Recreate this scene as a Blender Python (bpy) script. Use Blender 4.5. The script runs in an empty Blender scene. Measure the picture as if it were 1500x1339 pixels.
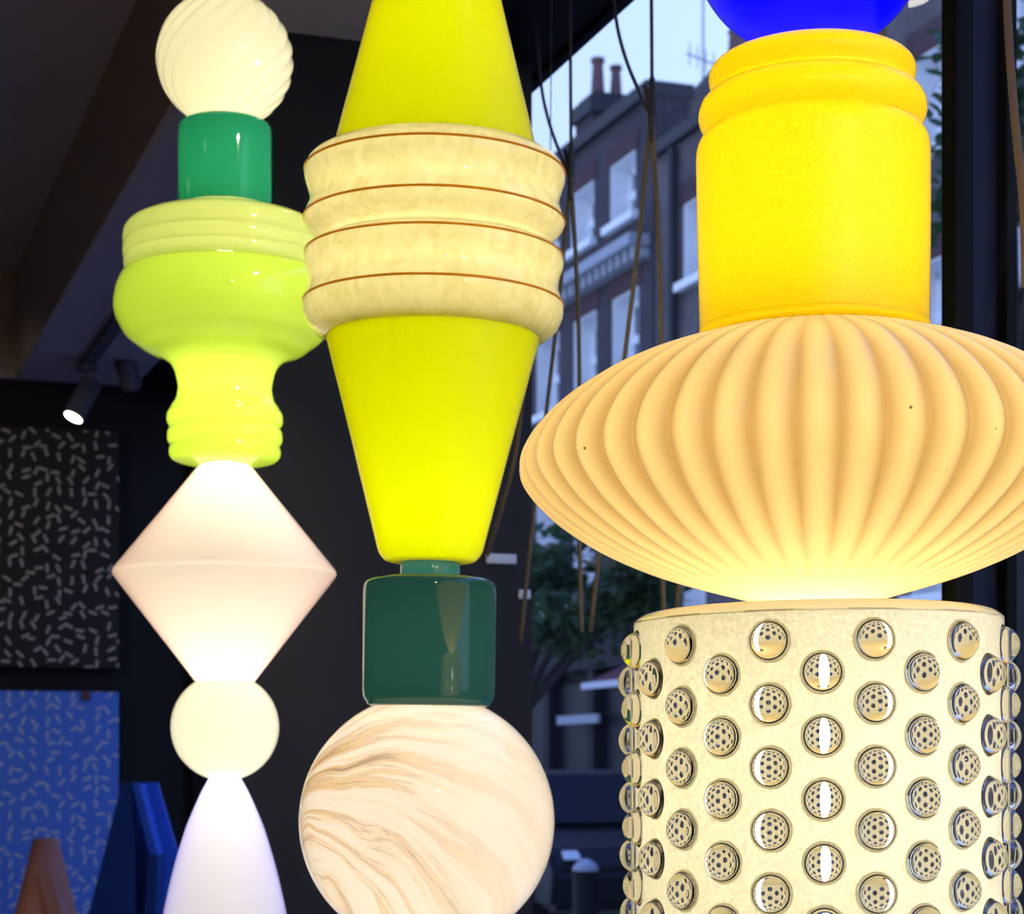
import bpy, bmesh, math, random
from mathutils import Vector, Matrix

random.seed(7)
scene = bpy.context.scene
COL = scene.collection
PI = math.pi

# ------------------------------------------------------------------ camera
F = 3000.0                 # focal length in pixels of the 1500 px wide frame
HOR = 1120.0               # horizon row
CH = 1.35                  # camera height
cam_data = bpy.data.cameras.new('camera')
cam = bpy.data.objects.new('camera', cam_data)
COL.objects.link(cam)
cam.location = (0, 0, CH)
cam.rotation_euler = (PI / 2, 0, 0)
cam_data.sensor_fit = 'HORIZONTAL'
cam_data.sensor_width = 36.0
cam_data.lens = 36.0 * F / 1500.0
cam_data.shift_y = (HOR - 669.5) / 1500.0
cam_data.clip_start = 0.05
cam_data.clip_end = 300
cam_data.dof.use_dof = True
cam_data.dof.focus_distance = 1.52
cam_data.dof.aperture_fstop = 17.0
scene.camera = cam

# ------------------------------------------------------------------ world: pale evening sky
world = bpy.data.worlds.new('evening_sky')
scene.world = world
world.use_nodes = True
wn = world.node_tree
wn.nodes.clear()
w_out = wn.nodes.new('ShaderNodeOutputWorld')
w_bg = wn.nodes.new('ShaderNodeBackground')
w_co = wn.nodes.new('ShaderNodeTexCoord')
w_sep = wn.nodes.new('ShaderNodeSeparateXYZ')
w_ramp = wn.nodes.new('ShaderNodeValToRGB')
w_ramp.color_ramp.elements[0].position = 0.0
w_ramp.color_ramp.elements[0].color = (0.52, 0.67, 1.0, 1)
w_ramp.color_ramp.elements[1].position = 1.0
w_ramp.color_ramp.elements[1].color = (0.10, 0.27, 1.15, 1)
_e = w_ramp.color_ramp.elements.new(0.36)
_e.color = (0.50, 0.66, 1.0, 1)
wn.links.new(w_co.outputs['Generated'], w_sep.inputs[0])
wn.links.new(w_sep.outputs['Z'], w_ramp.inputs[0])
wn.links.new(w_ramp.outputs[0], w_bg.inputs['Color'])
w_bg.inputs['Strength'].default_value = 1.65
wn.links.new(w_bg.outputs[0], w_out.inputs[0])

# ------------------------------------------------------------------ exposure
scene.view_settings.view_transform = 'Standard'
scene.view_settings.look = 'None'
scene.view_settings.exposure = 0.0
scene.view_settings.gamma = 1.0
scene.view_settings.use_curve_mapping = False
scene.cycles.use_denoising = True
scene.cycles.max_bounces = 12
scene.cycles.sample_clamp_indirect = 4.0

LED = 15.0                 # radiance of the light tubes inside the lamps

# ------------------------------------------------------------------ room frame (u across to the window, a along the shopfront)
TH = math.radians(19.3)
SN, CS = math.sin(TH), math.cos(TH)


def room(u, a, z):
    return Vector((-a * SN + u * CS, a * CS + u * SN, z))


def on_u(px, py, u):
    """point of the plane u = const under a picture point -> (a, world z)"""
    k = (px - 750.0) / F
    a = u * (CS - k * SN) / (SN + k * CS)
    y = a * CS + u * SN
    return a, CH + (HOR - py) / F * y


# ------------------------------------------------------------------ materials
MATS = {}


def nt(name):
    m = bpy.data.materials.new(name)
    m.use_nodes = True
    t = m.node_tree
    t.nodes.clear()
    out = t.nodes.new('ShaderNodeOutputMaterial')
    MATS[name] = m
    return m, t, out


def rgb(c):
    return (c[0], c[1], c[2], 1.0)


def plain(name, col, rough=0.6, metal=0.0, noise=0.0, scale=20.0, bump=0.0, spec=0.5):
    m, t, out = nt(name)
    b = t.nodes.new('ShaderNodeBsdfPrincipled')
    b.inputs['Base Color'].default_value = rgb(col)
    b.inputs['Roughness'].default_value = rough
    b.inputs['Metallic'].default_value = metal
    b.inputs['Specular IOR Level'].default_value = spec
    if noise or bump:
        co = t.nodes.new('ShaderNodeTexCoord')
        n = t.nodes.new('ShaderNodeTexNoise')
        n.inputs['Scale'].default_value = scale
        n.inputs['Detail'].default_value = 4
        t.links.new(co.outputs['Object'], n.inputs['Vector'])
        if noise:
            r = t.nodes.new('ShaderNodeValToRGB')
            r.color_ramp.elements[0].position = 0.3
            r.color_ramp.elements[1].position = 0.7
            r.color_ramp.elements[0].color = rgb([c * (1 - noise) for c in col])
            r.color_ramp.elements[1].color = rgb([min(1, c * (1 + noise)) for c in col])
            t.links.new(n.outputs['Fac'], r.inputs[0])
            t.links.new(r.outputs[0], b.inputs['Base Color'])
        if bump:
            bp = t.nodes.new('ShaderNodeBump')
            bp.inputs['Strength'].default_value = bump
            bp.inputs['Distance'].default_value = 0.01
            t.links.new(n.outputs['Fac'], bp.inputs['Height'])
            t.links.new(bp.outputs[0], b.inputs['Normal'])
    t.links.new(b.outputs[0], out.inputs[0])
    return m


def shade_glass(name, trans, diff, rough=0.1, coat=1.0, edge=None, edge_blend=0.25, grain=0.0, grain_scale=400.0,
                color_fn=None, bump=0.0, bump_scale=60.0):
    """cased opal glass: light passes diffusely, the outside keeps a glassy skin"""
    m, t, out = nt(name)
    tr = t.nodes.new('ShaderNodeBsdfTranslucent')
    df = t.nodes.new('ShaderNodeBsdfDiffuse')
    ad = t.nodes.new('ShaderNodeAddShader')
    gl = t.nodes.new('ShaderNodeBsdfGlossy')
    gl.inputs['Roughness'].default_value = rough
    gl.inputs['Color'].default_value = (coat, coat, coat, 1)
    fr = t.nodes.new('ShaderNodeFresnel')
    fr.inputs['IOR'].default_value = 1.45
    mx = t.nodes.new('ShaderNodeMixShader')
    tr.inputs['Color'].default_value = rgb(trans)
    df.inputs['Color'].default_value = rgb(diff)
    src = None
    co = t.nodes.new('ShaderNodeTexCoord')
    if color_fn:
        src = color_fn(t, co)
    elif grain:
        n = t.nodes.new('ShaderNodeTexNoise')
        n.inputs['Scale'].default_value = grain_scale
        n.inputs['Detail'].default_value = 3
        t.links.new(co.outputs['Object'], n.inputs['Vector'])
        r = t.nodes.new('ShaderNodeValToRGB')
        r.color_ramp.elements[0].position = 0.35
        r.color_ramp.elements[1].position = 0.65
        r.color_ramp.elements[0].color = rgb([c * (1 - grain) for c in trans])
        r.color_ramp.elements[1].color = rgb([c * (1 + grain) for c in trans])
        t.links.new(n.outputs['Fac'], r.inputs[0])
        src = r.outputs[0]
    if edge:
        lw = t.nodes.new('ShaderNodeLayerWeight')
        lw.inputs['Blend'].default_value = edge_blend
        mc = t.nodes.new('ShaderNodeMix')
        mc.data_type = 'RGBA'
        mc.inputs[6].default_value = rgb(trans)
        mc.inputs[7].default_value = rgb(edge)
        if src:
            t.links.new(src, mc.inputs[6])
        t.links.new(lw.outputs['Facing'], mc.inputs[0])
        src = mc.outputs[2]
    if src:
        t.links.new(src, tr.inputs['Color'])
    if bump:
        n2 = t.nodes.new('ShaderNodeTexNoise')
        n2.inputs['Scale'].default_value = bump_scale
        n2.inputs['Detail'].default_value = 3
        t.links.new(co.outputs['Object'], n2.inputs['Vector'])
        bp = t.nodes.new('ShaderNodeBump')
        bp.inputs['Strength'].default_value = bump
        bp.inputs['Distance'].default_value = 0.004
        t.links.new(n2.outputs['Fac'], bp.inputs['Height'])
        for s in (gl, tr):
            t.links.new(bp.outputs[0], s.inputs['Normal'])
    t.links.new(tr.outputs[0], ad.inputs[0])
    t.links.new(df.outputs[0], ad.inputs[1])
    ge = t.nodes.new('ShaderNodeNewGeometry')
    bk = t.nodes.new('ShaderNodeMath')
    bk.operation = 'SUBTRACT'
    bk.inputs[0].default_value = 1.0
    t.links.new(ge.outputs['Backfacing'], bk.inputs[1])
    ml = t.nodes.new('ShaderNodeMath')
    ml.operation = 'MULTIPLY'
    t.links.new(fr.outputs[0], ml.inputs[0])
    t.links.new(bk.outputs[0], ml.inputs[1])
    t.links.new(ml.outputs[0], mx.inputs[0])
    t.links.new(ad.outputs[0], mx.inputs[1])
    t.links.new(gl.outputs[0], mx.inputs[2])
    t.links.new(mx.outputs[0], out.inputs[0])
    return m


def emitter(name, col, strength):
    m, t, out = nt(name)
    e = t.nodes.new('ShaderNodeEmission')
    e.inputs['Color'].default_value = rgb(col)
    e.inputs['Strength'].default_value = strength
    t.links.new(e.outputs[0], out.inputs[0])
    return m


def brick_mat(name, c1, c2, mortar, scale=1.0):
    m, t, out = nt(name)
    b = t.nodes.new('ShaderNodeBsdfPrincipled')
    b.inputs['Roughness'].default_value = 0.9
    co = t.nodes.new('ShaderNodeTexCoord')
    # brick courses run along the wall: use along-wall distance and height
    sp = t.nodes.new('ShaderNodeSeparateXYZ')
    t.links.new(co.outputs['Object'], sp.inputs[0])
    ad = t.nodes.new('ShaderNodeMath')
    ad.operation = 'ADD'
    t.links.new(sp.outputs['X'], ad.inputs[0])
    t.links.new(sp.outputs['Y'], ad.inputs[1])
    cb = t.nodes.new('ShaderNodeCombineXYZ')
    t.links.new(ad.outputs[0], cb.inputs['X'])
    t.links.new(sp.outputs['Z'], cb.inputs['Y'])
    bt = t.nodes.new('ShaderNodeTexBrick')
    bt.inputs['Scale'].default_value = 1.0 * scale
    bt.inputs['Brick Width'].default_value = 0.225
    bt.inputs['Row Height'].default_value = 0.075
    bt.inputs['Mortar Size'].default_value = 0.008
    bt.inputs['Color1'].default_value = rgb(c1)
    bt.inputs['Color2'].default_value = rgb(c2)
    bt.inputs['Mortar'].default_value = rgb(mortar)
    t.links.new(cb.outputs[0], bt.inputs['Vector'])
    n = t.nodes.new('ShaderNodeTexNoise')
    n.inputs['Scale'].default_value = 1.3
    n.inputs['Detail'].default_value = 5
    t.links.new(co.outputs['Object'], n.inputs['Vector'])
    mp = t.nodes.new('ShaderNodeMapRange')
    mp.inputs['From Min'].default_value = 0.3
    mp.inputs['From Max'].default_value = 0.7
    mp.inputs['To Min'].default_value = 0.7
    mp.inputs['To Max'].default_value = 1.25
    t.links.new(n.outputs['Fac'], mp.inputs[0])
    mu = t.nodes.new('ShaderNodeMix')
    mu.data_type = 'RGBA'
    mu.blend_type = 'MULTIPLY'
    mu.inputs[0].default_value = 1.0
    t.links.new(bt.outputs['Color'], mu.inputs[6])
    t.links.new(mp.outputs[0], mu.inputs[7])
    t.links.new(mu.outputs[2], b.inputs['Base Color'])
    t.links.new(b.outputs[0], out.inputs[0])
    return m


def dash_mat(name, ground, dash, pitch=0.037):
    """printed pattern: short straight dashes in all directions"""
    m, t, out = nt(name)
    b = t.nodes.new('ShaderNodeBsdfPrincipled')
    b.inputs['Roughness'].default_value = 0.8
    co = t.nodes.new('ShaderNodeTexCoord')
    mp = t.nodes.new('ShaderNodeMapping')
    mp.inputs['Scale'].default_value = (1 / pitch, 0.0, 1 / pitch)
    t.links.new(co.outputs['Object'], mp.inputs[0])
    sp0 = t.nodes.new('ShaderNodeSeparateXYZ')
    t.links.new(mp.outputs[0], sp0.inputs[0])
    cb = t.nodes.new('ShaderNodeCombineXYZ')
    t.links.new(sp0.outputs['X'], cb.inputs['X'])
    t.links.new(sp0.outputs['Z'], cb.inputs['Y'])
    v = t.nodes.new('ShaderNodeTexVoronoi')
    v.voronoi_dimensions = '2D'
    v.feature = 'F1'
    v.inputs['Scale'].default_value = 1.0
    v.inputs['Randomness'].default_value = 0.75
    t.links.new(cb.outputs[0], v.inputs['Vector'])
    sub = t.nodes.new('ShaderNodeVectorMath')
    sub.operation = 'SUBTRACT'
    t.links.new(cb.outputs[0], sub.inputs[0])
    t.links.new(v.outputs['Position'], sub.inputs[1])
    spc = t.nodes.new('ShaderNodeSeparateColor')
    t.links.new(v.outputs['Color'], spc.inputs[0])
    an = t.nodes.new('ShaderNodeMath')
    an.operation = 'MULTIPLY'
    an.inputs[1].default_value = PI
    t.links.new(spc.outputs[0], an.inputs[0])
    ro = t.nodes.new('ShaderNodeVectorRotate')
    ro.rotation_type = 'Z_AXIS'
    t.links.new(sub.outputs[0], ro.inputs['Vector'])
    t.links.new(an.outputs[0], ro.inputs['Angle'])
    sp = t.nodes.new('ShaderNodeSeparateXYZ')
    t.links.new(ro.outputs[0], sp.inputs[0])
    masks = []
    for ax, lim in (('X', 0.36), ('Y', 0.115)):
        ab = t.nodes.new('ShaderNodeMath')
        ab.operation = 'ABSOLUTE'
        t.links.new(sp.outputs[ax], ab.inputs[0])
        lt = t.nodes.new('ShaderNodeMath')
        lt.operation = 'LESS_THAN'
        lt.inputs[1].default_value = lim
        t.links.new(ab.outputs[0], lt.inputs[0])
        masks.append(lt)
    mm = t.nodes.new('ShaderNodeMath')
    mm.operation = 'MULTIPLY'
    t.links.new(masks[0].outputs[0], mm.inputs[0])
    t.links.new(masks[1].outputs[0], mm.inputs[1])
    mx = t.nodes.new('ShaderNodeMix')
    mx.data_type = 'RGBA'
    mx.inputs[6].default_value = rgb(ground)
    mx.inputs[7].default_value = rgb(dash)
    t.links.new(mm.outputs[0], mx.inputs[0])
    t.links.new(mx.outputs[2], b.inputs['Base Color'])
    t.links.new(b.outputs[0], out.inputs[0])
    return m


# ------------------------------------------------------------------ mesh helpers
def link(name, me, mat=None, parent=None):
    o = bpy.data.objects.new(name, me)
    COL.objects.link(o)
    if mat:
        me.materials.clear()
        me.materials.append(mat)
    if parent:
        o.parent = parent
    return o


def finish(bm, name, mat, parent=None, smooth=None):
    me = bpy.data.meshes.new(name)
    bmesh.ops.recalc_face_normals(bm, faces=bm.faces)
    bm.to_mesh(me)
    bm.free()
    if smooth is not None:
        for p in me.polygons:
            p.use_smooth = True
        me.set_sharp_from_angle(angle=math.radians(smooth))
    return link(name, me, mat, parent)


def tag(o, label, cat=None, group=None, kind=None):
    o['label'] = label
    if cat:
        o['category'] = cat
    if group:
        o['group'] = group
    if kind:
        o['kind'] = kind
    return o


def thing(name, loc, label, cat, group=None, rz=0.0):
    o = bpy.data.objects.new(name, None)
    COL.objects.link(o)
    o.empty_display_size = 0.1
    o.location = loc
    o.rotation_euler = (0, 0, rz)
    return tag(o, label, cat, group)


def add_box(bm, x0, x1, y0, y1, z0, z1, bevel=0.0):
    vs = [bm.verts.new((x, y, z)) for z in (z0, z1) for y in (y0, y1) for x in (x0, x1)]
    fs = []
    for q in ((0, 2, 3, 1), (4, 5, 7, 6), (0, 1, 5, 4), (2, 6, 7, 3), (0, 4, 6, 2), (1, 3, 7, 5)):
        fs.append(bm.faces.new([vs[i] for i in q]))
    if bevel:
        es = list({e for f in fs for e in f.edges})
        bmesh.ops.bevel(bm, geom=es, offset=bevel, segments=2, affect='EDGES', profile=0.5)
    return vs


def box(name, x0, x1, y0, y1, z0, z1, mat, parent=None, bevel=0.0):
    bm = bmesh.new()
    add_box(bm, min(x0, x1), max(x0, x1), min(y0, y1), max(y0, y1), min(z0, z1), max(z0, z1), bevel)
    return finish(bm, name, mat, parent, 30 if bevel else None)


def catmull(pts, n=6):
    out = []
    P = [pts[0]] + list(pts) + [pts[-1]]
    for i in range(1, len(P) - 2):
        p0, p1, p2, p3 = P[i - 1], P[i], P[i + 1], P[i + 2]
        for j in range(n):
            t = j / n
            out.append(tuple(0.5 * ((2 * p1[k]) + (-p0[k] + p2[k]) * t + (2 * p0[k] - 5 * p1[k] + 4 * p2[k] - p3[k]) * t * t
                                    + (-p0[k] + 3 * p1[k] - 3 * p2[k] + p3[k]) * t ** 3) for k in (0, 1)))
    out.append(tuple(pts[-1]))
    return out


def arc_pts(cy, R, y0, y1, n=24, ry=None):
    """circle profile in (y, r) from row y0 down to y1"""
    ry = ry or R
    out = []
    t0 = math.acos(max(-1, min(1, (cy - y0) / ry)))
    t1 = math.acos(max(-1, min(1, (cy - y1) / ry)))
    for i in range(n + 1):
        t = t0 + (t1 - t0) * i / n
        out.append((cy - ry * math.cos(t), max(0.5, R * math.sin(t))))
    return out


def lathe(name, prof, mat, parent, S, y_base, segs=96, mod=None, smooth=40, weld=True):
    """prof: [(row, radius)] in picture pixels at the lamp's distance; S metres per pixel"""
    bm = bmesh.new()
    rings = []
    for (y, r) in prof:
        ring = []
        for i in range(segs):
            t = 2 * PI * i / segs
            rr = r * (mod(t, y, r) if mod else 1.0)
            ring.append(bm.verts.new((rr * S * math.cos(t), rr * S * math.sin(t), (y_base - y) * S)))
        rings.append(ring)
    for a, b in zip(rings, rings[1:]):
        for i in range(segs):
            j = (i + 1) % segs
            bm.faces.new((a[i], b[i], b[j], a[j]))
    return finish(bm, name, mat, parent, smooth)


def add_tube(bm, pts, rad, segs=8, flat=1.0, side=None):
    """tube through world points; rad may be a list; flat squashes it across 'side'"""
    pts = [Vector(p) for p in pts]
    rads = rad if isinstance(rad, (list, tuple)) else [rad] * len(pts)
    rings = []
    for i, p in enumerate(pts):
        d = (pts[min(i + 1, len(pts) - 1)] - pts[max(i - 1, 0)]).normalized()
        s = Vector(side) if side is not None else (Vector((0, 0, 1)).cross(d) if abs(d.z) < 0.95 else Vector((1, 0, 0)).cross(d))
        s = (s - d * s.dot(d)).normalized()
        n = d.cross(s).normalized()
        ring = [bm.verts.new(p + s * (math.cos(2 * PI * k / segs) * rads[i] * flat) + n * (math.sin(2 * PI * k / segs) * rads[i]))
                for k in range(segs)]
        rings.append(ring)
    for a, b in zip(rings, rings[1:]):
        for k in range(segs):
            bm.faces.new((a[k], a[(k + 1) % segs], b[(k + 1) % segs], b[k]))
    bm.faces.new(rings[0])
    bm.faces.new(rings[-1])


def add_prism(bm, pts, h_vec):
    a = [bm.verts.new(p) for p in pts]
    b = [bm.verts.new(Vector(p) + Vector(h_vec)) for p in pts]
    bm.faces.new(a)
    bm.faces.new(b)
    for i in range(len(a)):
        j = (i + 1) % len(a)
        bm.faces.new((a[i], a[j], b[j], b[i]))


def rbox(name, u0, u1, a0, a1, z0, z1, mat, parent=None, label=None, kind='structure', bevel=0.0):
    """box in the room frame (top-level objects are rotated by TH)"""
    o = box(name, u0, u1, a0, a1, z0, z1, mat, parent, bevel)
    if parent is None:
        o.rotation_euler = (0, 0, TH)
    if label:
        tag(o, label, None, None, kind)
    return o


# ------------------------------------------------------------------ material library
M_BLACK = plain('black_paint', (0.010, 0.0095, 0.011), 0.7, spec=0.25)
M_BLACKPIER = plain('black_satin_paint', (0.02, 0.018, 0.022), 0.6, noise=0.1, scale=8, spec=0.3)
M_CEIL = plain('grey_ceiling_paint', (0.42, 0.37, 0.38), 0.9, noise=0.06, scale=3)
M_FASCIA = plain('brown_grey_paint', (0.42, 0.33, 0.26), 0.85)
M_FLOOR = plain('bounce_floor', (0.34, 0.29, 0.25), 0.45, noise=0.2, scale=6)  # unseen floor, tone raised to bounce light onto the ceiling
M_FRAME = plain('black_window_frame', (0.008, 0.0065, 0.0055), 0.6, spec=0.12)
M_STEEL = plain('dark_navy_steel', (0.020, 0.022, 0.045), 0.6, spec=0.2)

# window glass: thin pane
M_PANE, _t, _o = nt('window_glass')
_tr = _t.nodes.new('ShaderNodeBsdfTransparent')
_tr.inputs['Color'].default_value = (0.95, 0.97, 1.0, 1)
_gl = _t.nodes.new('ShaderNodeBsdfGlossy')
_gl.inputs['Roughness'].default_value = 0.0
_fr = _t.nodes.new('ShaderNodeFresnel')
_fr.inputs['IOR'].default_value = 1.45
_mx = _t.nodes.new('ShaderNodeMixShader')
_ge = _t.nodes.new('ShaderNodeNewGeometry')
_bk = _t.nodes.new('ShaderNodeMath')
_bk.operation = 'SUBTRACT'
_bk.inputs[0].default_value = 1.0
_t.links.new(_ge.outputs['Backfacing'], _bk.inputs[1])
_ml = _t.nodes.new('ShaderNodeMath')
_ml.operation = 'MULTIPLY'
_t.links.new(_fr.outputs[0], _ml.inputs[0])
_t.links.new(_bk.outputs[0], _ml.inputs[1])
_t.links.new(_ml.outputs[0], _mx.inputs[0])
_t.links.new(_tr.outputs[0], _mx.inputs[1])
_t.links.new(_gl.outputs[0], _mx.inputs[2])
_t.links.new(_mx.outputs[0], _o.inputs[0])

# clear solid glass
M_CLEAR, _t, _o = nt('clear_glass')
_g = _t.nodes.new('ShaderNodeBsdfGlass')
_g.inputs['IOR'].default_value = 1.27
_g.inputs['Roughness'].default_value = 0.0
_g.inputs['Color'].default_value = (1, 0.985, 0.93, 1)
_t.links.new(_g.outputs[0], _o.inputs[0])

M_LED = emitter('light_tube', (1.0, 0.92, 0.76), LED)
M_LEDB = emitter('bright_light_tube', (1.0, 0.92, 0.76), LED * 2.1)
M_METAL = plain('brushed_metal', (0.5, 0.47, 0.42), 0.35, 1.0)
M_CABLE = plain('black_cable', (0.02, 0.02, 0.02), 0.5)

# ------------------------------------------------------------------ the room
UW = 1.20                       # window line
ZS, ZC = CH + 1.175, CH + 1.50  # soffit and main ceiling heights
UB = 0.644                      # face of the lowered bulkhead
A0, A1, UL = -3.5, 6.40, -4.0
rbox('floor', UL, UW + 0.1, A0, A1, -0.1, 0.0, M_FLOOR, label='smooth unseen floor of the showroom, toned to bounce light upward')
rbox('ceiling', UL, UB, A0, A1 + 0.1, ZC, ZC + 0.1, M_CEIL, label='grey main ceiling above the glass lamps')
bh = rbox('ceiling_bulkhead', UB, UW + 0.006, A0, A1 + 0.1, ZS, ZC + 0.1, M_CEIL, label='lowered grey ceiling bulkhead along the shop window')
rbox('bulkhead_face', UB - 0.012, UB, A0, A1, ZS, ZC, M_FASCIA, bh)
rbox('soffit_shade', UW - 0.20, UW, A0, A1, ZS - 0.003, ZS, M_FRAME, bh)  # thin black strip stands for the unlit soffit along the window
rbox('wall_back', UL, UW + 0.1, A1, A1 + 0.1, 0, ZS, M_BLACK, label='black painted back wall of the showroom')
rbox('trim_1', UL, UB - 0.012, A1 - 0.02, A1 + 0.1, ZS, ZC, M_FASCIA, label='brown grey fascia over the black back wall')
rbox('wall_left', UL - 0.1, UL, A0, A1, 0, ZC, M_BLACK, label='black side wall of the showroom')
rbox('wall_front', UL, UW + 0.1, A0 - 0.1, A0, 0, ZC, M_BLACK, label='black wall behind the viewer')
rbox('wall_right', UW - 0.02, UW + 0.1, A0, A1, 0, 0.30, M_FRAME, label='low black riser under the shop window')
rbox('wall_pier', 0.66, 1.163, 3.22, 3.44, 0, ZS, M_BLACKPIER, label='black pier between the two shop windows behind the yellow lamp')


def shop_window(name, a0, a1, label, jambs):
    w = bpy.data.objects.new(name, None)
    COL.objects.link(w)
    w.rotation_euler = (0, 0, TH)
    tag(w, label, None, None, 'structure')
    box('pane', UW - 0.004, UW + 0.004, a0, a1, 0.30, ZS - 0.003, M_PANE, w)
    box('bottom_rail', UW - 0.03, UW + 0.03, a0, a1, 0.30, 0.36, M_FRAME, w)
    box('top_rail', UW - 0.012, UW + 0.006, a0, a1, ZS - 0.012, ZS - 0.003, M_FRAME, w)
    for a in jambs:
        box('jamb', UW - 0.03, UW + 0.03, a, a + 0.04, 0.30, ZS - 0.02, M_FRAME, w)
    return w


shop_window('window_1', 1.955, 3.60, 'large shop window behind the yellow lamps', (3.56,))
shop_window('window_2', 0.20, 1.915, 'shop window past the black mullion beside the fluted shade', (0.20,))
shop_window('window_3', 3.60, A1, 'narrow glimpse of shop window behind the white globe lamp', (3.60, A1 - 0.04))
mull = thing('trim_2', (0, 0, 0), 'dark double mullion between two shop window panes', None, None, TH)
mull['kind'] = 'structure'
box('post', UW - 0.02, UW + 0.004, 1.925, 1.955, 0.0, ZS - 0.02, M_FRAME, mull, 0.003)
box('infill', UW + 0.004, UW + 0.038, 1.935, 1.955, 0.0, ZS - 0.02, M_STEEL, mull)
box('post', UW + 0.038, UW + 0.052, 1.915, 1.955, 0.0, ZS - 0.02, M_FRAME, mull, 0.003)
rbox('trim_3', UW - 0.05, UW + 0.05, A0, 0.2, 0.3, ZS - 0.02, M_FRAME, label='black window surround beyond the second pane')

# ------------------------------------------------------------------ lamps
def lamp_root(name, px, D, y_base, tilt, label, group=None):
    S = D / F
    X0 = (px - 750.0) * S
    zb = CH + (HOR - y_base) * S
    # the axis leans a little in the picture plane; px is where it crosses the horizon row
    x = X0 + (y_base - HOR) * S * math.tan(tilt)
    o = thing(name, (x, D, zb), label, 'lamp', group)
    o.rotation_euler = (0, -tilt, 0)
    return o, S


def led(parent, S, y0, y1, y_base, rad=0.011, segs=12, mat=None):
    n = 14
    prof = [(y0, 0.5)] + [(y0 + (y1 - y0) * i / n, rad / S) for i in range(n + 1)] + [(y1, 0.5)]
    return lathe('light_tube', prof, mat or M_LED, parent, S, y_base, segs)


def cable(parent, S, y_top, y_base, ztop):
    zb = parent.location.z
    bm = bmesh.new()
    add_tube(bm, [(0, 0, (y_base - y_top) * S - 0.005), (0, 0, ztop - zb)], 0.004, 8)
    finish(bm, 'suspension_cable', M_CABLE, parent, 40)
    bm = bmesh.new()
    add_tube(bm, [(0, 0, ztop - zb - 0.03), (0, 0, ztop - zb + 0.001)], 0.04, 24)
    finish(bm, 'ceiling_rose', M_CABLE, parent, 40)


# --- lamp one: swirl globe, green cylinder, lime bowl, pink bicone, white globe, lilac cone
G_SWIRL = shade_glass('ivory_swirl_glass', (0.40, 0.39, 0.28), (0.46, 0.44, 0.35), 0.06)
G_GREEN = shade_glass('emerald_glass', (0.006, 0.11, 0.048), (0.008, 0.10, 0.055), 0.04)
G_LIMEP = shade_glass('pale_lime_glass', (0.43, 0.46, 0.15), (0.27, 0.30, 0.11), 0.06)
G_LIME = shade_glass('lime_glass', (0.37, 0.48, 0.05), (0.28, 0.35, 0.05), 0.06)
G_PINK = shade_glass('pale_pink_glass', (0.64, 0.59, 0.52), (0.35, 0.33, 0.30), 0.3, 0.6, edge=(0.60, 0.20, 0.16), edge_blend=0.12)
G_WHITE = shade_glass('opal_white_glass', (0.36, 0.36, 0.30), (0.5, 0.5, 0.42), 0.1)
G_LILAC = shade_glass('lilac_white_glass', (0.27, 0.265, 0.29), (0.38, 0.38, 0.42), 0.3, 0.6, edge=(0.10, 0.09, 0.55), edge_blend=0.15)

YB1 = 1640
L1, S1 = lamp_root('totem_lamp', 329.5, 2.6, YB1, 0.0,
                   'totem lamp of swirl globe, green cylinder, lime bowl and pink bicone glass', 'stacked glass totem lamps')


def swirl(t, y, r):
    ph = 18 * (t + (y - 88) * 0.0105)
    return 1.0 + 0.034 * (abs(math.sin(ph / 2.0)) * 2 - 1.0)


lathe('globe_shade', arc_pts(88, 97, -9, 182, 40), G_SWIRL, L1, S1, YB1, 18 * 14, swirl, 60)
lathe('cylinder_shade', catmull([(178, 30), (180, 55), (182, 62), (185, 66), (190, 68)], 3) + [(220, 68), (260, 68), (308, 68)],
      G_GREEN, L1, S1, YB1)
col_p = catmull([(303, 40), (305, 66), (309, 72), (316, 95), (323, 120), (332, 138), (341, 145.5), (349, 147.5), (356, 148), (362, 146)], 4)
col_p += catmull([(362, 146), (366, 147.5), (372, 148), (379, 147.5), (383, 145.5)], 4)[1:]
col_p += catmull([(383, 145.5), (387, 146.5), (392, 146.5), (398, 145), (402, 141)], 4)[1:]
lathe('collar_shade', col_p, G_LIMEP, L1, S1, YB1)
bowl_p = catmull([(401, 138), (405, 147), (412, 152), (424, 157), (437, 160), (451, 161), (463, 159.5), (474, 155.5), (486, 149), (496, 141),
                  (507, 126), (515, 115), (522, 96), (527, 87), (534, 79), (543, 74), (553, 71), (566, 68.5), (576, 69), (587, 72), (595, 77), (600, 80)], 4)
for (yc, rm, rn) in ((614, 84.5, 80), (640, 84, 79.5)):
    bowl_p += catmull([(yc - 13, rn - 1), (yc - 8, rm - 1.2), (yc, rm), (yc + 8, rm - 1.2), (yc + 13, rn - 1)], 4)[1:]
bowl_p += catmull([(653, 78.5), (658, 81), (664, 81.5), (671, 79), (676, 73), (679, 60), (681, 36)], 4)[1:]
lathe('bowl_shade', bowl_p, G_LIME, L1, S1, YB1, smooth=60)
lathe('bicone_shade', [(680, 30), (682, 37), (685, 40), (833, 160)] + catmull([(833, 160), (837, 162.3), (840, 163), (843, 162.3), (847, 160)], 4)[1:] + [(1000, 42), (1004, 30)],
      G_PINK, L1, S1, YB1, smooth=14)
lathe('globe_shade', [(999, 40)] + arc_pts(1065, 79, 999, 1141, 30), G_WHITE, L1, S1, YB1)
lathe('cone_shade', [(1140, 15), (1141, 23)] + catmull([(1141, 24), (1160, 34.5), (1183, 45), (1210, 56), (1241, 66), (1275, 75.5), (1309, 83.5), (1345, 91),
                     (1400, 100), (1470, 108), (1540, 111), (1600, 106), (1632, 92), (1640, 40)], 5), G_LILAC, L1, S1, YB1)
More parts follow.
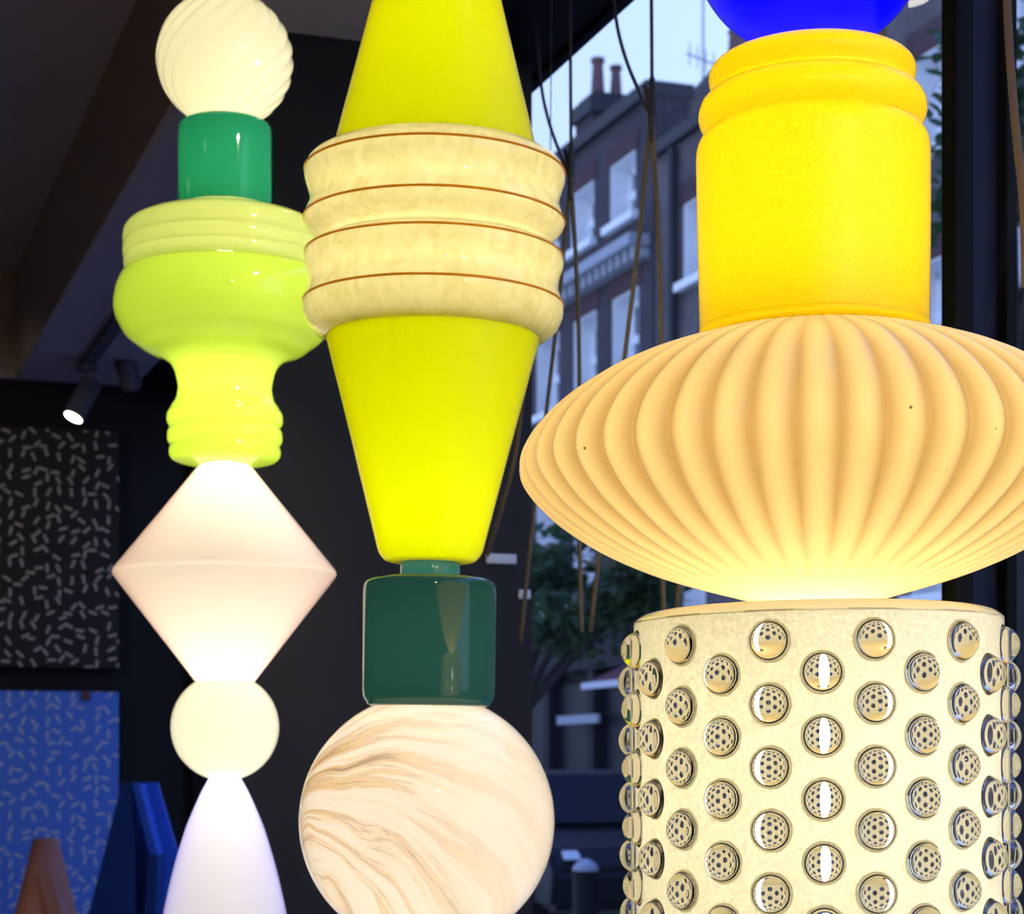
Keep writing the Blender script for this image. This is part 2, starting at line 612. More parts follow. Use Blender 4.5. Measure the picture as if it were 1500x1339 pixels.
led(L1, S1, 0, 1600, YB1)
cable(L1, S1, -9, YB1, ZC)

# --- lamp two: yellow cones, ivory ringed drum, green jar, marbled globe
def drum_color(t, co):
    mp = t.nodes.new('ShaderNodeMapping')
    mp.inputs['Scale'].default_value = (30, 30, 20)
    t.links.new(co.outputs['Object'], mp.inputs[0])
    n = t.nodes.new('ShaderNodeTexNoise')
    n.inputs['Scale'].default_value = 2.2
    n.inputs['Detail'].default_value = 5
    n.inputs['Distortion'].default_value = 1.0
    t.links.new(mp.outputs[0], n.inputs['Vector'])
    r = t.nodes.new('ShaderNodeValToRGB')
    r.color_ramp.elements[0].position = 0.30
    r.color_ramp.elements[0].color = (0.58, 0.52, 0.22, 1)
    r.color_ramp.elements[1].position = 0.62
    r.color_ramp.elements[1].color = (0.70, 0.64, 0.35, 1)
    t.links.new(n.outputs['Fac'], r.inputs[0])
    return r.outputs[0]


def marble_color(t, co):
    def math_(op, a, b):
        m = t.nodes.new('ShaderNodeMath')
        m.operation = op
        for k, v in enumerate((a, b)):
            if isinstance(v, (int, float)):
                m.inputs[k].default_value = v
            else:
                t.links.new(v, m.inputs[k])
        return m.outputs[0]
    nrm = t.nodes.new('ShaderNodeVectorMath')
    nrm.operation = 'NORMALIZE'
    t.links.new(co.outputs['Object'], nrm.inputs[0])
    # soft wobble so that no streak is a perfect circle
    wob = t.nodes.new('ShaderNodeTexNoise')
    wob.inputs['Scale'].default_value = 1.3
    wob.inputs['Detail'].default_value = 2
    t.links.new(nrm.outputs[0], wob.inputs['Vector'])
    dot = t.nodes.new('ShaderNodeVectorMath')
    dot.operation = 'DOT_PRODUCT'
    dot.inputs[1].default_value = Vector((0.34, 0.52, 0.78)).normalized()
    t.links.new(nrm.outputs[0], dot.inputs[0])
    sp = t.nodes.new('ShaderNodeSeparateXYZ')
    t.links.new(nrm.outputs[0], sp.inputs[0])
    w = math_('ADD', dot.outputs['Value'], math_('MULTIPLY', math_('SUBTRACT', wob.outputs['Fac'], 0.5), 0.26))
    x1 = math_('ADD', sp.outputs['X'], 1.0)
    q = math_('DIVIDE', math_('ADD', w, 0.36), math_('ADD', math_('MULTIPLY', x1, 0.42), 0.22))
    cb = t.nodes.new('ShaderNodeCombineXYZ')
    t.links.new(math_('MULTIPLY', q, 2.6), cb.inputs['X'])
    t.links.new(math_('MULTIPLY', sp.outputs['X'], 0.35), cb.inputs['Y'])
    n = t.nodes.new('ShaderNodeTexNoise')
    n.inputs['Scale'].default_value = 1.5
    n.inputs['Detail'].default_value = 7
    n.inputs['Roughness'].default_value = 0.66
    t.links.new(cb.outputs[0], n.inputs['Vector'])
    r = t.nodes.new('ShaderNodeValToRGB')
    e = r.color_ramp.elements
    e[0].position = 0.46
    e[0].color = (0.78, 0.715, 0.63, 1)
    e[1].position = 0.72
    e[1].color = (0.16, 0.09, 0.05, 1)
    for p, c in ((0.52, (0.76, 0.60, 0.42, 1)), (0.545, (0.48, 0.36, 0.26, 1)), (0.57, (0.72, 0.52, 0.28, 1)), (0.61, (0.66, 0.44, 0.20, 1)), (0.64, (0.34, 0.22, 0.12, 1))):
        k = e.new(p)
        k.color = c
    t.links.new(n.outputs['Fac'], r.inputs[0])
    fade = t.nodes.new('ShaderNodeMapRange')
    fade.inputs['From Min'].default_value = -0.9
    fade.inputs['From Max'].default_value = 0.55
    fade.inputs['To Min'].default_value = 1.0
    fade.inputs['To Max'].default_value = 0.28
    t.links.new(sp.outputs['X'], fade.inputs[0])
    mx = t.nodes.new('ShaderNodeMix')
    mx.data_type = 'RGBA'
    mx.inputs[6].default_value = (0.78, 0.715, 0.63, 1)
    t.links.new(r.outputs[0], mx.inputs[7])
    t.links.new(fade.outputs[0], mx.inputs[0])
    return mx.outputs[2]


G_YEL = shade_glass('frosted_lemon_glass', (0.33, 0.38, 0.0), (0.25, 0.27, 0.0), 0.35, 0.55, edge=(0.33, 0.20, 0.0), edge_blend=0.12)
G_DRUM = shade_glass('mottled_ivory_glass', (0.6, 0.5, 0.3), (0.20, 0.18, 0.12), 0.06, color_fn=drum_color)
G_THREAD = shade_glass('amber_thread_glass', (0.70, 0.42, 0.03), (0.2, 0.10, 0.0), 0.1)
G_TEAL = shade_glass('bottle_green_glass', (0.007, 0.034, 0.028), (0.006, 0.026, 0.022), 0.03)
G_MARB = shade_glass('marbled_cream_glass', (0.6, 0.5, 0.4), (0.16, 0.14, 0.11), 0.04, color_fn=marble_color)
G_BLUSH = shade_glass('blush_glass', (0.5, 0.2, 0.12), (0.3, 0.14, 0.1), 0.1)

YB2 = 1420
L2, S2 = lamp_root('totem_lamp', 626.5, 2.1, YB2, math.atan(-0.0125),
                   'totem lamp of lemon yellow cones, ringed ivory drum and marbled globe', 'stacked glass totem lamps')
lathe('upper_cone_shade', [(-2, 40), (-1, 93.5), (110, 121), (225, 150), (232, 152)], G_YEL, L2, S2, YB2)
lathe('collar_shade', [(-90, 30), (-88, 70), (-80, 84), (-60, 95), (-30, 97), (-8, 96), (-2, 92), (-1, 40)], G_BLUSH, L2, S2, YB2, smooth=50)
dr = [(229, 140)] + catmull([(229, 150), (231, 165), (236, 176), (244, 186), (254, 190), (264, 190.5), (276, 187), (290, 183), (302, 183), (314, 187.5),
                             (325, 190.5), (332, 189), (340, 183), (348, 174), (355, 167), (361, 165.5)], 5)
dr += catmull([(361, 165.5), (365, 173), (369, 182), (376, 188.5), (388, 190), (400, 186), (412, 183), (424, 183), (436, 187), (446, 190), (458, 190.5),
               (470, 187), (482, 180), (490, 170), (495, 160), (497, 150)], 5)[1:]
lathe('drum_shade', dr, G_DRUM, L2, S2, YB2, 128, smooth=60)
for yl, rl in ((254, 190.2), (324.5, 190.6), (375.5, 188.4), (446, 190.2)):
    lathe('amber_thread', [(yl + 1.9 * math.cos(k * PI / 4), rl + 1.9 * math.sin(k * PI / 4)) for k in range(9)], G_THREAD, L2, S2, YB2, 128)
lathe('lower_cone_shade', [(478, 152), (480, 157), (500, 155.5), (640, 119), (795, 80)] + catmull([(795, 80), (808, 76.5), (818, 70), (823, 62), (825, 40)], 4)[1:],
      G_YEL, L2, S2, YB2)
lathe('neck', [(818, 30), (819, 42), (821, 43.5), (846, 43.5), (850, 50)], G_TEAL, L2, S2, YB2)
lathe('jar_shade', catmull([(846, 40), (847, 70), (848.5, 84), (852, 92), (858, 96), (866, 97.3)], 4) + catmull([(866, 97.3), (940, 97.3), (1012, 97)], 3)[1:]
      + catmull([(1012, 97), (1022, 95.5), (1030, 91), (1035, 86), (1037, 60)], 4)[1:], G_TEAL, L2, S2, YB2, smooth=50)
marb_y = 1203
mb = lathe('globe_shade', arc_pts(0, 187, -169, 186, 48), G_MARB, L2, S2, 0)
mb.location = (0, 0, (YB2 - marb_y) * S2)
lathe('end_cap', [(1384, 20), (1386, 42), (1400, 42), (1416, 36), (1420, 12)], M_METAL, L2, S2, YB2)
led(L2, S2, -60, 1375, YB2)
cable(L2, S2, -89, YB2, ZC)

# --- lamp three: blue globe, amber jar, fluted saucer, bubbled vase
def jar_color(t, co):
    n = t.nodes.new('ShaderNodeTexNoise')
    n.inputs['Scale'].default_value = 420
    n.inputs['Detail'].default_value = 2
    t.links.new(co.outputs['Object'], n.inputs['Vector'])
    r = t.nodes.new('ShaderNodeValToRGB')
    r.color_ramp.elements[0].position = 0.3
    r.color_ramp.elements[0].color = (0.28, 0.195, 0.001, 1)
    r.color_ramp.elements[1].position = 0.7
    r.color_ramp.elements[1].color = (0.33, 0.245, 0.002, 1)
    t.links.new(n.outputs['Fac'], r.inputs[0])
    return r.outputs[0]


def saucer_color(t, co):
    v = t.nodes.new('ShaderNodeTexVoronoi')
    v.inputs['Scale'].default_value = 62
    v.inputs['Randomness'].default_value = 1.0
    t.links.new(co.outputs['Object'], v.inputs['Vector'])
    sc = t.nodes.new('ShaderNodeSeparateColor')
    t.links.new(v.outputs['Color'], sc.inputs[0])
    mr = t.nodes.new('ShaderNodeMapRange')      # only a few cells hold a speck
    mr.inputs['From Min'].default_value = 0.72
    mr.inputs['From Max'].default_value = 1.0
    mr.inputs['To Min'].default_value = 0.0
    mr.inputs['To Max'].default_value = 0.09
    t.links.new(sc.outputs[0], mr.inputs[0])
    lt = t.nodes.new('ShaderNodeMath')
    lt.operation = 'LESS_THAN'
    t.links.new(v.outputs['Distance'], lt.inputs[0])
    t.links.new(mr.outputs[0], lt.inputs[1])
    mx = t.nodes.new('ShaderNodeMix')
    mx.data_type = 'RGBA'
    mx.inputs[6].default_value = (0.86, 0.69, 0.31, 1)
    mx.inputs[7].default_value = (0.16, 0.07, 0.01, 1)
    t.links.new(lt.outputs[0], mx.inputs[0])
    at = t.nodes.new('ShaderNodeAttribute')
    at.attribute_name = 'groove_shade'
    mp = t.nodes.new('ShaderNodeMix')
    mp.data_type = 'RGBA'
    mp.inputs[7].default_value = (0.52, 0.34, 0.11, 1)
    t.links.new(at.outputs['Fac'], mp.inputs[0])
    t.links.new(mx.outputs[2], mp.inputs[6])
    return mp.outputs[2]


G_BLUE = shade_glass('cobalt_glass', (0.0, 0.0, 0.75), (0.0, 0.0, 0.15), 0.4, 0.3, edge=(0.0, 0.0, 0.2), edge_blend=0.35)
G_AMB = shade_glass('amber_yellow_glass', (0.5, 0.4, 0.0), (0.25, 0.16, 0.0), 0.4, 0.5, color_fn=jar_color)
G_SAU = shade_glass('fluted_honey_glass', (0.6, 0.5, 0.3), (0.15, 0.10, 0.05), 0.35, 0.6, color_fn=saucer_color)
G_VASE = shade_glass('frosted_ivory_glass', (0.385, 0.37, 0.27), (0.58, 0.56, 0.46), 0.12, 0.9, grain=0.17, grain_scale=300, bump=0.45, bump_scale=420)
G_RIM = shade_glass('ivory_rim_glass', (0.30, 0.27, 0.16), (0.5, 0.46, 0.32), 0.06, 1.0)

YB3 = 1450
L3, S3 = lamp_root('totem_lamp', 1198, 1.68, YB3, math.atan(0.0088),
                   'totem lamp of amber jar, wide fluted saucer and bubbled ivory vase', 'stacked glass totem lamps')
lathe('globe_shade', arc_pts(-99, 175, -270, 74, 40), G_BLUE, L3, S3, YB3)
lathe('collar', [(60, 30), (60, 50), (74, 52), (86, 50)], G_WHITE, L3, S3, YB3)
jar = catmull([(84, 40), (84, 100), (86, 122), (91, 137), (99, 146.5), (108, 150.5), (116, 150.5), (124, 148.5), (132, 146), (136, 146)], 5)
jar += catmull([(136, 146), (141, 154), (150, 161.5), (160, 165.2), (170, 166), (180, 163.5), (189, 158.5), (194, 154.5)], 5)[1:]
jar += catmull([(194, 154.5), (199, 160), (206, 165), (216, 168.5), (230, 170), (260, 170)], 5)[1:]
jar += [(340, 169.3), (480, 167.2)] + catmull([(480, 167.2), (484, 168.6), (488, 168.6), (491, 167), (493, 162), (496, 163.5), (500, 163), (503, 155)], 3)[1:]
lathe('jar_shade', jar, G_AMB, L3, S3, YB3, 128, smooth=60)
sau = catmull([(488, 60), (490, 110), (494, 150), (500, 178), (511, 215), (523, 252), (540, 293), (559, 328), (580, 360), (602, 387), (622, 407), (642, 421),
               (660, 430), (676, 434), (690, 433.5), (704, 429), (720, 419), (738, 404), (756, 385), (776, 358), (796, 327), (814, 293),
               (832, 252), (848, 207), (862, 160), (874, 116), (884, 80), (890, 60)], 3)
NR = 46


def flute(t, y, r):
    k = max(0.0, min(1.0, (r - 90) / 160.0))
    s = abs(math.sin(NR * t / 2.0))
    return 1.0 - 0.044 * k * (1.0 - s)


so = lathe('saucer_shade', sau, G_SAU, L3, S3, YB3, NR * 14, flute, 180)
# shade in the grooves between the ribs, put into the glass colour
groove_shade = so.data.attributes.new('groove_shade', 'FLOAT', 'POINT')
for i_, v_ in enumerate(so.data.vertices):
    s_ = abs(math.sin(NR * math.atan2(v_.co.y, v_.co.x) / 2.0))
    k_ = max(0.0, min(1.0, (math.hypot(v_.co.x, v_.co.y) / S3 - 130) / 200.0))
    groove_shade.data[i_].value = k_ * (1.0 - s_) ** 1.3

# bubbled vase: the wall has a round opening behind every clear glass bubble
RV, NC, PITCH, RB = 268.0, 24, 85.0, 28.0
A_OFF = math.radians(-90 + 8.0)        # a type-one column sits 8 degrees right of the front
lathe('vase_rim', [(888, 50), (890, 70)] + catmull([(893, 120), (894, 200), (896, 236), (900, 253), (906, 263), (910.5, 267), (913, 268)], 4),
      G_RIM, L3, S3, YB3, 128, smooth=60)
bm = bmesh.new()
half_a = PI / NC


def vp(ang, y):
    return bm.verts.new((RV * S3 * math.cos(ang), RV * S3 * math.sin(ang), (YB3 - y) * S3))


bub = []
for c in range(NC):
    ac = A_OFF + c * 2 * PI / NC
    first, rows = (953.0, 6) if c % 2 == 0 else (953.0 + PITCH / 2 + 1.0, 5)
    spans = []
    for r in range(rows):
        yc = first + r * PITCH
        bub.append((ac, yc))
        hw, hh = half_a * RV, PITCH / 2
        circ, rect = [], []
        n = 24
        for i in range(n):
            t = 2 * PI * i / n
            cx, cy = math.cos(t), math.sin(t)
            circ.append(vp(ac + cx * 24.4 / RV, yc + cy * 24.4))
            k = min(hw / max(1e-6, abs(cx)), hh / max(1e-6, abs(cy)))
            rect.append(vp(ac + cx * k / RV, yc + cy * k))
        for i in range(n):
            j = (i + 1) % n
            bm.faces.new((circ[i], rect[i], rect[j], circ[j]))
        # corners of the cell
        for sx in (-1, 1):
            for sy in (-1, 1):
                ca = math.atan2(sy * hh, sx * hw) % (2 * PI)
                i0 = int(ca / (2 * PI / n)) % n
                i1 = (i0 + 1) % n
                bm.faces.new((rect[i0], vp(ac + sx * hw / RV, yc + sy * hh), rect[i1]))
    y_top, y_bot = first - PITCH / 2, first + (rows - 0.5) * PITCH
    for (ya, yb) in ((912.0, y_top), (y_bot, 1425.0)):
        if yb - ya > 0.5:
            m = 3
            for i in range(m):
                q = [vp(ac - half_a + 2 * half_a * i / m, ya), vp(ac - half_a + 2 * half_a * (i + 1) / m, ya),
                     vp(ac - half_a + 2 * half_a * (i + 1) / m, yb), vp(ac - half_a + 2 * half_a * i / m, yb)]
                bm.faces.new(q)
bmesh.ops.remove_doubles(bm, verts=bm.verts, dist=0.00002)
vase = finish(bm, 'vase_wall', G_VASE, L3, 60)
# true cylinder normals keep the wall smooth across the openings
nm = [Vector((v.co.x, v.co.y, 0)).normalized() for v in vase.data.vertices]
vase.data.normals_split_custom_set_from_vertices(nm)
lathe('vase_foot', catmull([(1424, 268), (1432, 266), (1440, 258), (1446, 240), (1449, 200), (1450, 60)], 4), G_RIM, L3, S3, YB3, 96)
# bubble mesh: a thick clear dome with a soft skirt and a slightly bulging back, x axis pointing out of the wall
bm = bmesh.new()
dome = [(0.4, 30.0), (1.2, 28.6)] + [(-4.0 + 28.0 * math.sin(t_), 28.0 * math.cos(t_)) for t_ in [0.26 + (1.45 - 0.26) * i_ / 11 for i_ in range(12)]]
back = [(0.25, 30.0), (0.25, 24.2), (-3.0, 23.2), (-6.5, 20), (-9.8, 14), (-11.6, 8), (-12.3, 3.5)]
NB = 28


def bub_ring(h, r):
    return [bm.verts.new((h * S3, r * math.cos(2 * PI * k / NB) * S3, r * math.sin(2 * PI * k / NB) * S3)) for k in range(NB)]


seq = [bub_ring(h, r) for h, r in back[::-1]] + [bub_ring(h, r) for h, r in dome]
for a, b in zip(seq, seq[1:]):
    for k in range(NB):
        bm.faces.new((a[k], a[(k + 1) % NB], b[(k + 1) % NB], b[k]))
for ring, h in ((seq[0], -12.5), (seq[-1], 24.0)):
    tip = bm.verts.new((h * S3, 0, 0))
    for k in range(NB):
        bm.faces.new((ring[k], ring[(k + 1) % NB], tip))
b0 = finish(bm, 'glass_bubble', M_CLEAR, L3, 50)
for i, (ac, yc) in enumerate(bub):
    o = b0
    if i:
        o = b0.copy()
        COL.objects.link(o)
        o.parent = L3
    o.location = (RV * S3 * math.cos(ac), RV * S3 * math.sin(ac), (YB3 - yc) * S3)
    o.rotation_euler = (0, 0, ac)
led(L3, S3, -220, 1440, YB3, 0.013, 16, M_LEDB)
cable(L3, S3, -268, YB3, ZS)

# ------------------------------------------------------------------ track spotlights
M_SPOT = plain('charcoal_spot_metal', (0.10, 0.095, 0.11), 0.5)
M_LENS = emitter('spot_lens', (1.0, 0.95, 0.85), 9.0)
M_LENSOFF = plain('dull_lens', (0.25, 0.25, 0.28), 0.3)


def spotlight(u, a, ztop, aim, energy, label, group='track spotlights', lit=True, length=0.125, rad=0.031, angle=55, stem=0.05):
    p = room(u, a, ztop)
    o = thing('track_spotlight', p, label, 'spotlight', group)
    d = Vector(aim).normalized()
    bm = bmesh.new()
    add_tube(bm, [(0, 0, 0), (0, 0, -stem - 0.02)], 0.006, 8)
    add_tube(bm, [(0, 0, 0.0), (0, 0, -0.012)], 0.028, 16)
    finish(bm, 'stem', M_SPOT, o, 40)
    c = Vector((0, 0, -stem - 0.02))
    h0 = c - d * 0.03
    h1 = h0 + d * length
    bm = bmesh.new()
    add_tube(bm, [h0, h0 + d * 0.004, h1 - d * 0.002, h1, h1 - d * 0.006], [rad * 0.9, rad, rad, rad * 0.9, rad * 0.86], 24)
    finish(bm, 'housing', M_SPOT, o, 40)
    bm = bmesh.new()
    add_tube(bm, [h1 - d * 0.004, h1 + d * 0.0006], rad * 0.85, 24)
    finish(bm, 'lens', M_LENS if lit else M_LENSOFF, o, 40)
    if lit:
        ld = bpy.data.lights.new('spot_beam', 'SPOT')
        ld.energy = energy
        ld.color = (1.0, 0.88, 0.74)
        ld.spot_size = math.radians(angle)
        ld.spot_blend = 0.8
        ld.shadow_soft_size = 0.022
        lo = bpy.data.objects.new('spot_beam', ld)
        COL.objects.link(lo)
        lo.parent = o
        lo.location = h1 + d * 0.025
        lo.rotation_euler = d.to_track_quat('-Z', 'Y').to_euler()
    return o


# the lit spot over the patterned panels, and its unlit neighbour
def soffit_at(px, py, z):
    y = F * z / (HOR - py)
    x = (px - 750) / F * y
    return x * CS + y * SN, -x * SN + y * CS


u1, a1 = soffit_at(128, 527, 1.175)
spotlight(u1, a1, ZS - 0.02, (-0.36, -0.34, -0.87), 6.0, 'lit charcoal spotlight hanging above the dark patterned panel')
u2, a2 = soffit_at(186, 530, 1.175)
spotlight(u2, a2, ZS, (0.1, 0.3, -0.5), 0.0, 'unlit charcoal spotlight next to the lime glass bowl', lit=False, length=0.09, stem=0.0)
rail = rbox('track_rail', u1 - 0.018, u1 + 0.018, a1 - 2.2, a1 + 0.1, ZS - 0.02, ZS, M_SPOT)
tag(rail, 'dark ceiling track rail carrying the lit spotlight', 'track')
# spotlights out of the picture, on the ceiling around the viewer; the two floor downlights are added fill
spotlight(0.865, 2.62, ZS, (0.05, -0.1, -1), 5.0, 'spotlight by the window just above the picture', angle=70, rad=0.04, length=0.07, stem=0.0)
for (u, a, e, tgt) in ((1.0, -0.3, 26, (0.25, 1.68, CH + 0.25)), (0.3, -0.9, 20, (-0.1, 2.1, CH + 0.3)), (0.85, 1.66, 22, (-0.36, 2.6, CH + 0.55)), (-0.9, 4.6, 24, (-1.5, 6.0, CH + 0.5)), (-1.2, 1.6, 90, (-1.6, 1.6, 0)), (-1.6, 3.4, 91, (-1.9, 3.4, 0))):
    zt = ZS if u > UB else ZC
    p = room(u, a, zt - 0.07)
    spotlight(u, a, zt, Vector(tgt) - p, e, {90: 'unseen fill downlight added over the open floor to brighten the ceiling', 91: 'unseen fill downlight added before the patterned panels to brighten the ceiling', 26: 'ceiling spotlight out of view aimed at the fluted saucer', 20: 'ceiling spotlight out of view aimed at the yellow cones', 22: 'ceiling spotlight out of view aimed at the lime bowl', 24: 'ceiling spotlight out of view aimed at the patterned panels'}[e], angle=80 if e >= 60 else 45)

# ------------------------------------------------------------------ patterned panels and display pieces at the back
M_PATD = dash_mat('dark_dash_print', (0.018, 0.015, 0.013), (0.42, 0.34, 0.29))
M_PATB = dash_mat('blue_dash_print', (0.085, 0.21, 0.75), (0.45, 0.48, 0.68))


def back_pt(px, py, a):
    k = (px - 750.0) / F
    u = a * (SN + k * CS) / (CS - k * SN)
    y = a * CS + u * SN
    return u, CH + (HOR - py) / F * y


ap = A1 - 0.03
ur, zt = back_pt(173, 634, ap)
_, zb = back_pt(173, 979, ap)
for nm_, z0, z1, mat, lab in (('patterned_panel', zb, zt, M_PATD, 'dark panel printed with pale dashes on the back wall'),
                              ('patterned_panel', back_pt(173, 1500, ap)[1], back_pt(173, 1014, ap)[1], M_PATB, 'blue panel printed with pale dashes below the dark one')):
    p = room(ur - 0.6, ap, z0)
    o = thing(nm_, p, lab, 'wall panel', 'patterned wall panels', TH)
    box('printed_sheet', -0.6, 0.6, -0.012, 0.0, 0, z1 - z0, mat, o)
    box('backing', -0.595, 0.595, 0.0, 0.03, 0.005, z1 - z0 - 0.005, M_BLACK, o)
uc, zc = back_pt(126, 1014, ap - 0.02)
M_CLIP = plain('red_brown_clip', (0.12, 0.025, 0.02), 0.5)
cl = thing('panel_clip', room(uc, ap - 0.013, zc - 0.022), 'small red brown clip on the top edge of the blue panel', 'clip', None, TH)
bm = bmesh.new()
add_prism(bm, [(-0.014, -0.012, 0), (0.014, -0.012, 0), (0.010, -0.012, 0.024), (-0.010, -0.012, 0.024)], (0, 0.012, 0))
finish(bm, 'jaw', M_CLIP, cl)
bm = bmesh.new()
add_tube(bm, [(-0.006, -0.006, 0.022), (-0.006, -0.006, 0.044), (0.006, -0.006, 0.044), (0.006, -0.006, 0.022)], 0.002, 6)
finish(bm, 'wire_handle', M_STEEL, cl)

# display table below the picture that carries the two pieces
M_TABLE = plain('dark_table_top', (0.03, 0.03, 0.035), 0.5)
TD = 5.2
ZT = CH - 0.62
tb = thing('display_table', room(0.66, 4.88, 0), 'low dark display table under the blue and terracotta pieces', 'table', None, TH)
box('table_top', -0.48, 0.48, -0.4, 0.4, ZT - 0.04, ZT, M_TABLE, tb, 0.004)
for sx in (-1, 1):
    for sy in (-1, 1):
        box('leg', sx * 0.43 - 0.025, sx * 0.43 + 0.025, sy * 0.35 - 0.025, sy * 0.35 + 0.025, 0, ZT - 0.04, M_TABLE, tb)


def at_px(px, py, Y):
    return Vector(((px - 750) / F * Y, Y, CH + (HOR - py) / F * Y))


# terracotta piece: a tapered tower with a slanting fin
M_TERRA = plain('terracotta', (0.58, 0.25, 0.20), 0.7, noise=0.08, scale=12)
Yt = 4.6
st = Yt / F
bz = ZT
topz = at_px(0, 1228, Yt).z
x0 = at_px(67, 0, Yt).x
tw = thing('terracotta_tower', (x0, Yt, bz), 'terracotta tapered tower with a slanting fin in front of the blue panel', 'ornament')
H = topz - bz
r_top, r_mid = 18.5 * st, 45 * st     # half widths at rows 1228 and 1339
slope = (r_mid - r_top) / ((1339 - 1228) * st)
r_bot = r_top + slope * H
bm = bmesh.new()
segs = 40
prev = None
for z, r in ((0, r_bot), (H * 0.5, (r_bot + r_top) / 2), (H - 0.004, r_top), (H, r_top - 0.003), (H, 0.0005)):
    ring = [bm.verts.new((r * math.cos(2 * PI * k / segs), r * math.sin(2 * PI * k / segs), z)) for k in range(segs)]
    if prev:
        for k in range(segs):
            bm.faces.new((prev[k], prev[(k + 1) % segs], ring[(k + 1) % segs], ring[k]))
    else:
        bm.faces.new(ring)
    prev = ring
finish(bm, 'tower', M_TERRA, tw, 40)
bm = bmesh.new()
fx0, fz0 = (73 - 67) * st, H - (1277 - 1228) * st
fx1, fz1 = (91 - 67) * st, H - (1339 - 1228) * st
dx = (fx1 - fx0) / (fz0 - fz1)
fxb = fx0 + dx * fz0
rf = r_top + slope * (H - fz0)
yf = -math.sqrt(max(0, rf ** 2 - fx0 ** 2))
wf = 0.014
add_prism(bm, [(fx0 - wf, yf - 0.012, fz0), (fx0 + wf, yf - 0.012, fz0), (fxb + wf * 2.2, -r_bot * 1.02, 0), (fxb - wf * 1.2, -r_bot * 1.02, 0)], (0, 0.05, 0))
finish(bm, 'fin', M_TERRA, tw)

# blue folded boards
M_BLUE1 = plain('mid_blue_lacquer', (0.05, 0.18, 0.85), 0.4)
M_BLUE2 = plain('navy_lacquer', (0.02, 0.07, 0.28), 0.4)
Yb = 4.95
bz = ZT


def bp(px, py, dy=0.0):
    v = at_px(px, py, Yb)
    return Vector((v.x, dy, v.z - bz))


bb = thing('folded_board', (0, Yb, bz), 'blue tapered box of slanted boards standing beside the lilac cone', 'ornament')
zt_ = bp(0, 1147).z
# left leaning board, right leaning board, front edge strip and inner divider
def quad_prism(name, pts, depth, mat, y=0.0):
    bm = bmesh.new()
    add_prism(bm, [Vector((p.x, y, p.z)) for p in pts], (0, depth, 0))
    return finish(bm, name, mat, bb)


def ext(px0, py0, px1, py1, zrow):
    """continue a slanted edge down to the table"""
    k = (px1 - px0) / (py1 - py0)
    return px0 + k * (zrow - py0), zrow


yrow = HOR + (CH - bz) * F / Yb
e1 = ext(178, 1147, 130, 1339, yrow)
quad_prism('side_board', [bp(178, 1147), bp(194, 1147), bp(*ext(194, 1147, 197, 1339, yrow)), bp(*e1)], 0.03, M_BLUE2, 0.0)
e2 = ext(206, 1147, 252, 1279, yrow)
quad_prism('back_board', [bp(178, 1147), bp(219, 1147), bp(*ext(219, 1147, 272, 1330, yrow)), bp(*e1)], 0.025, M_BLUE1, 0.10)
quad_prism('sloping_edge', [bp(194, 1149), bp(205, 1149), bp(231, 1252), bp(220, 1252)], 0.09, M_BLUE1, -0.005)
quad_prism('front_board', [bp(217, 1252), bp(231, 1252), bp(*ext(231, 1252, 228, 1339, yrow)), bp(*ext(217, 1252, 212, 1339, yrow))], 0.095, M_BLUE2, -0.002)

# ------------------------------------------------------------------ crossed hanging straps in the window
M_WIRE = plain('dark_wire', (0.05, 0.045, 0.045), 0.5)
M_STRAP = plain('tan_strap', (0.22, 0.175, 0.125), 0.7)
US = 1.09


def strap_pts(rows, a_ref, z_ref):
    out = []
    for (px, py) in rows:
        a, z = on_u(px, py, US)
        out.append((0.0, a - a_ref, z - z_ref))
    return out


ak, zk = on_u(836.5, 263, US)
ztie = ZS - 0.02 - zk


def smooth3(pts, n=5):
    P = [Vector(p) for p in pts]
    P = [P[0]] + P + [P[-1]]
    out = []
    for i in range(1, len(P) - 2):
        for j in range(n):
            t = j / n
            p0, p1, p2, p3 = P[i - 1:i + 3]
            out.append(0.5 * ((2 * p1) + (-p0 + p2) * t + (2 * p0 - 5 * p1 + 4 * p2 - p3) * t * t + (-p0 + 3 * p1 - 3 * p2 + p3) * t ** 3))
    out.append(P[-1])
    return out


w_l = strap_pts([(790, 98), (796, 145), (807, 188), (821, 226), (836, 263)], ak, zk)
w_l = [(0, w_l[0][1] + 0.012, ztie)] + w_l
w_r = strap_pts([(835.5, 55), (836, 140), (836.5, 225), (836.5, 263)], ak, zk)
w_r = [(0, w_r[0][1], ztie)] + w_r
s_l = strap_pts([(836, 262), (829, 330), (820, 430), (801, 598), (782, 752), (762, 942)], ak, zk)
s_r = strap_pts([(836.5, 262), (836.6, 480), (838, 788), (841, 926)], ak, zk)
s_r = [(0.012, p[1], p[2]) if i else p for i, p in enumerate(s_r)]


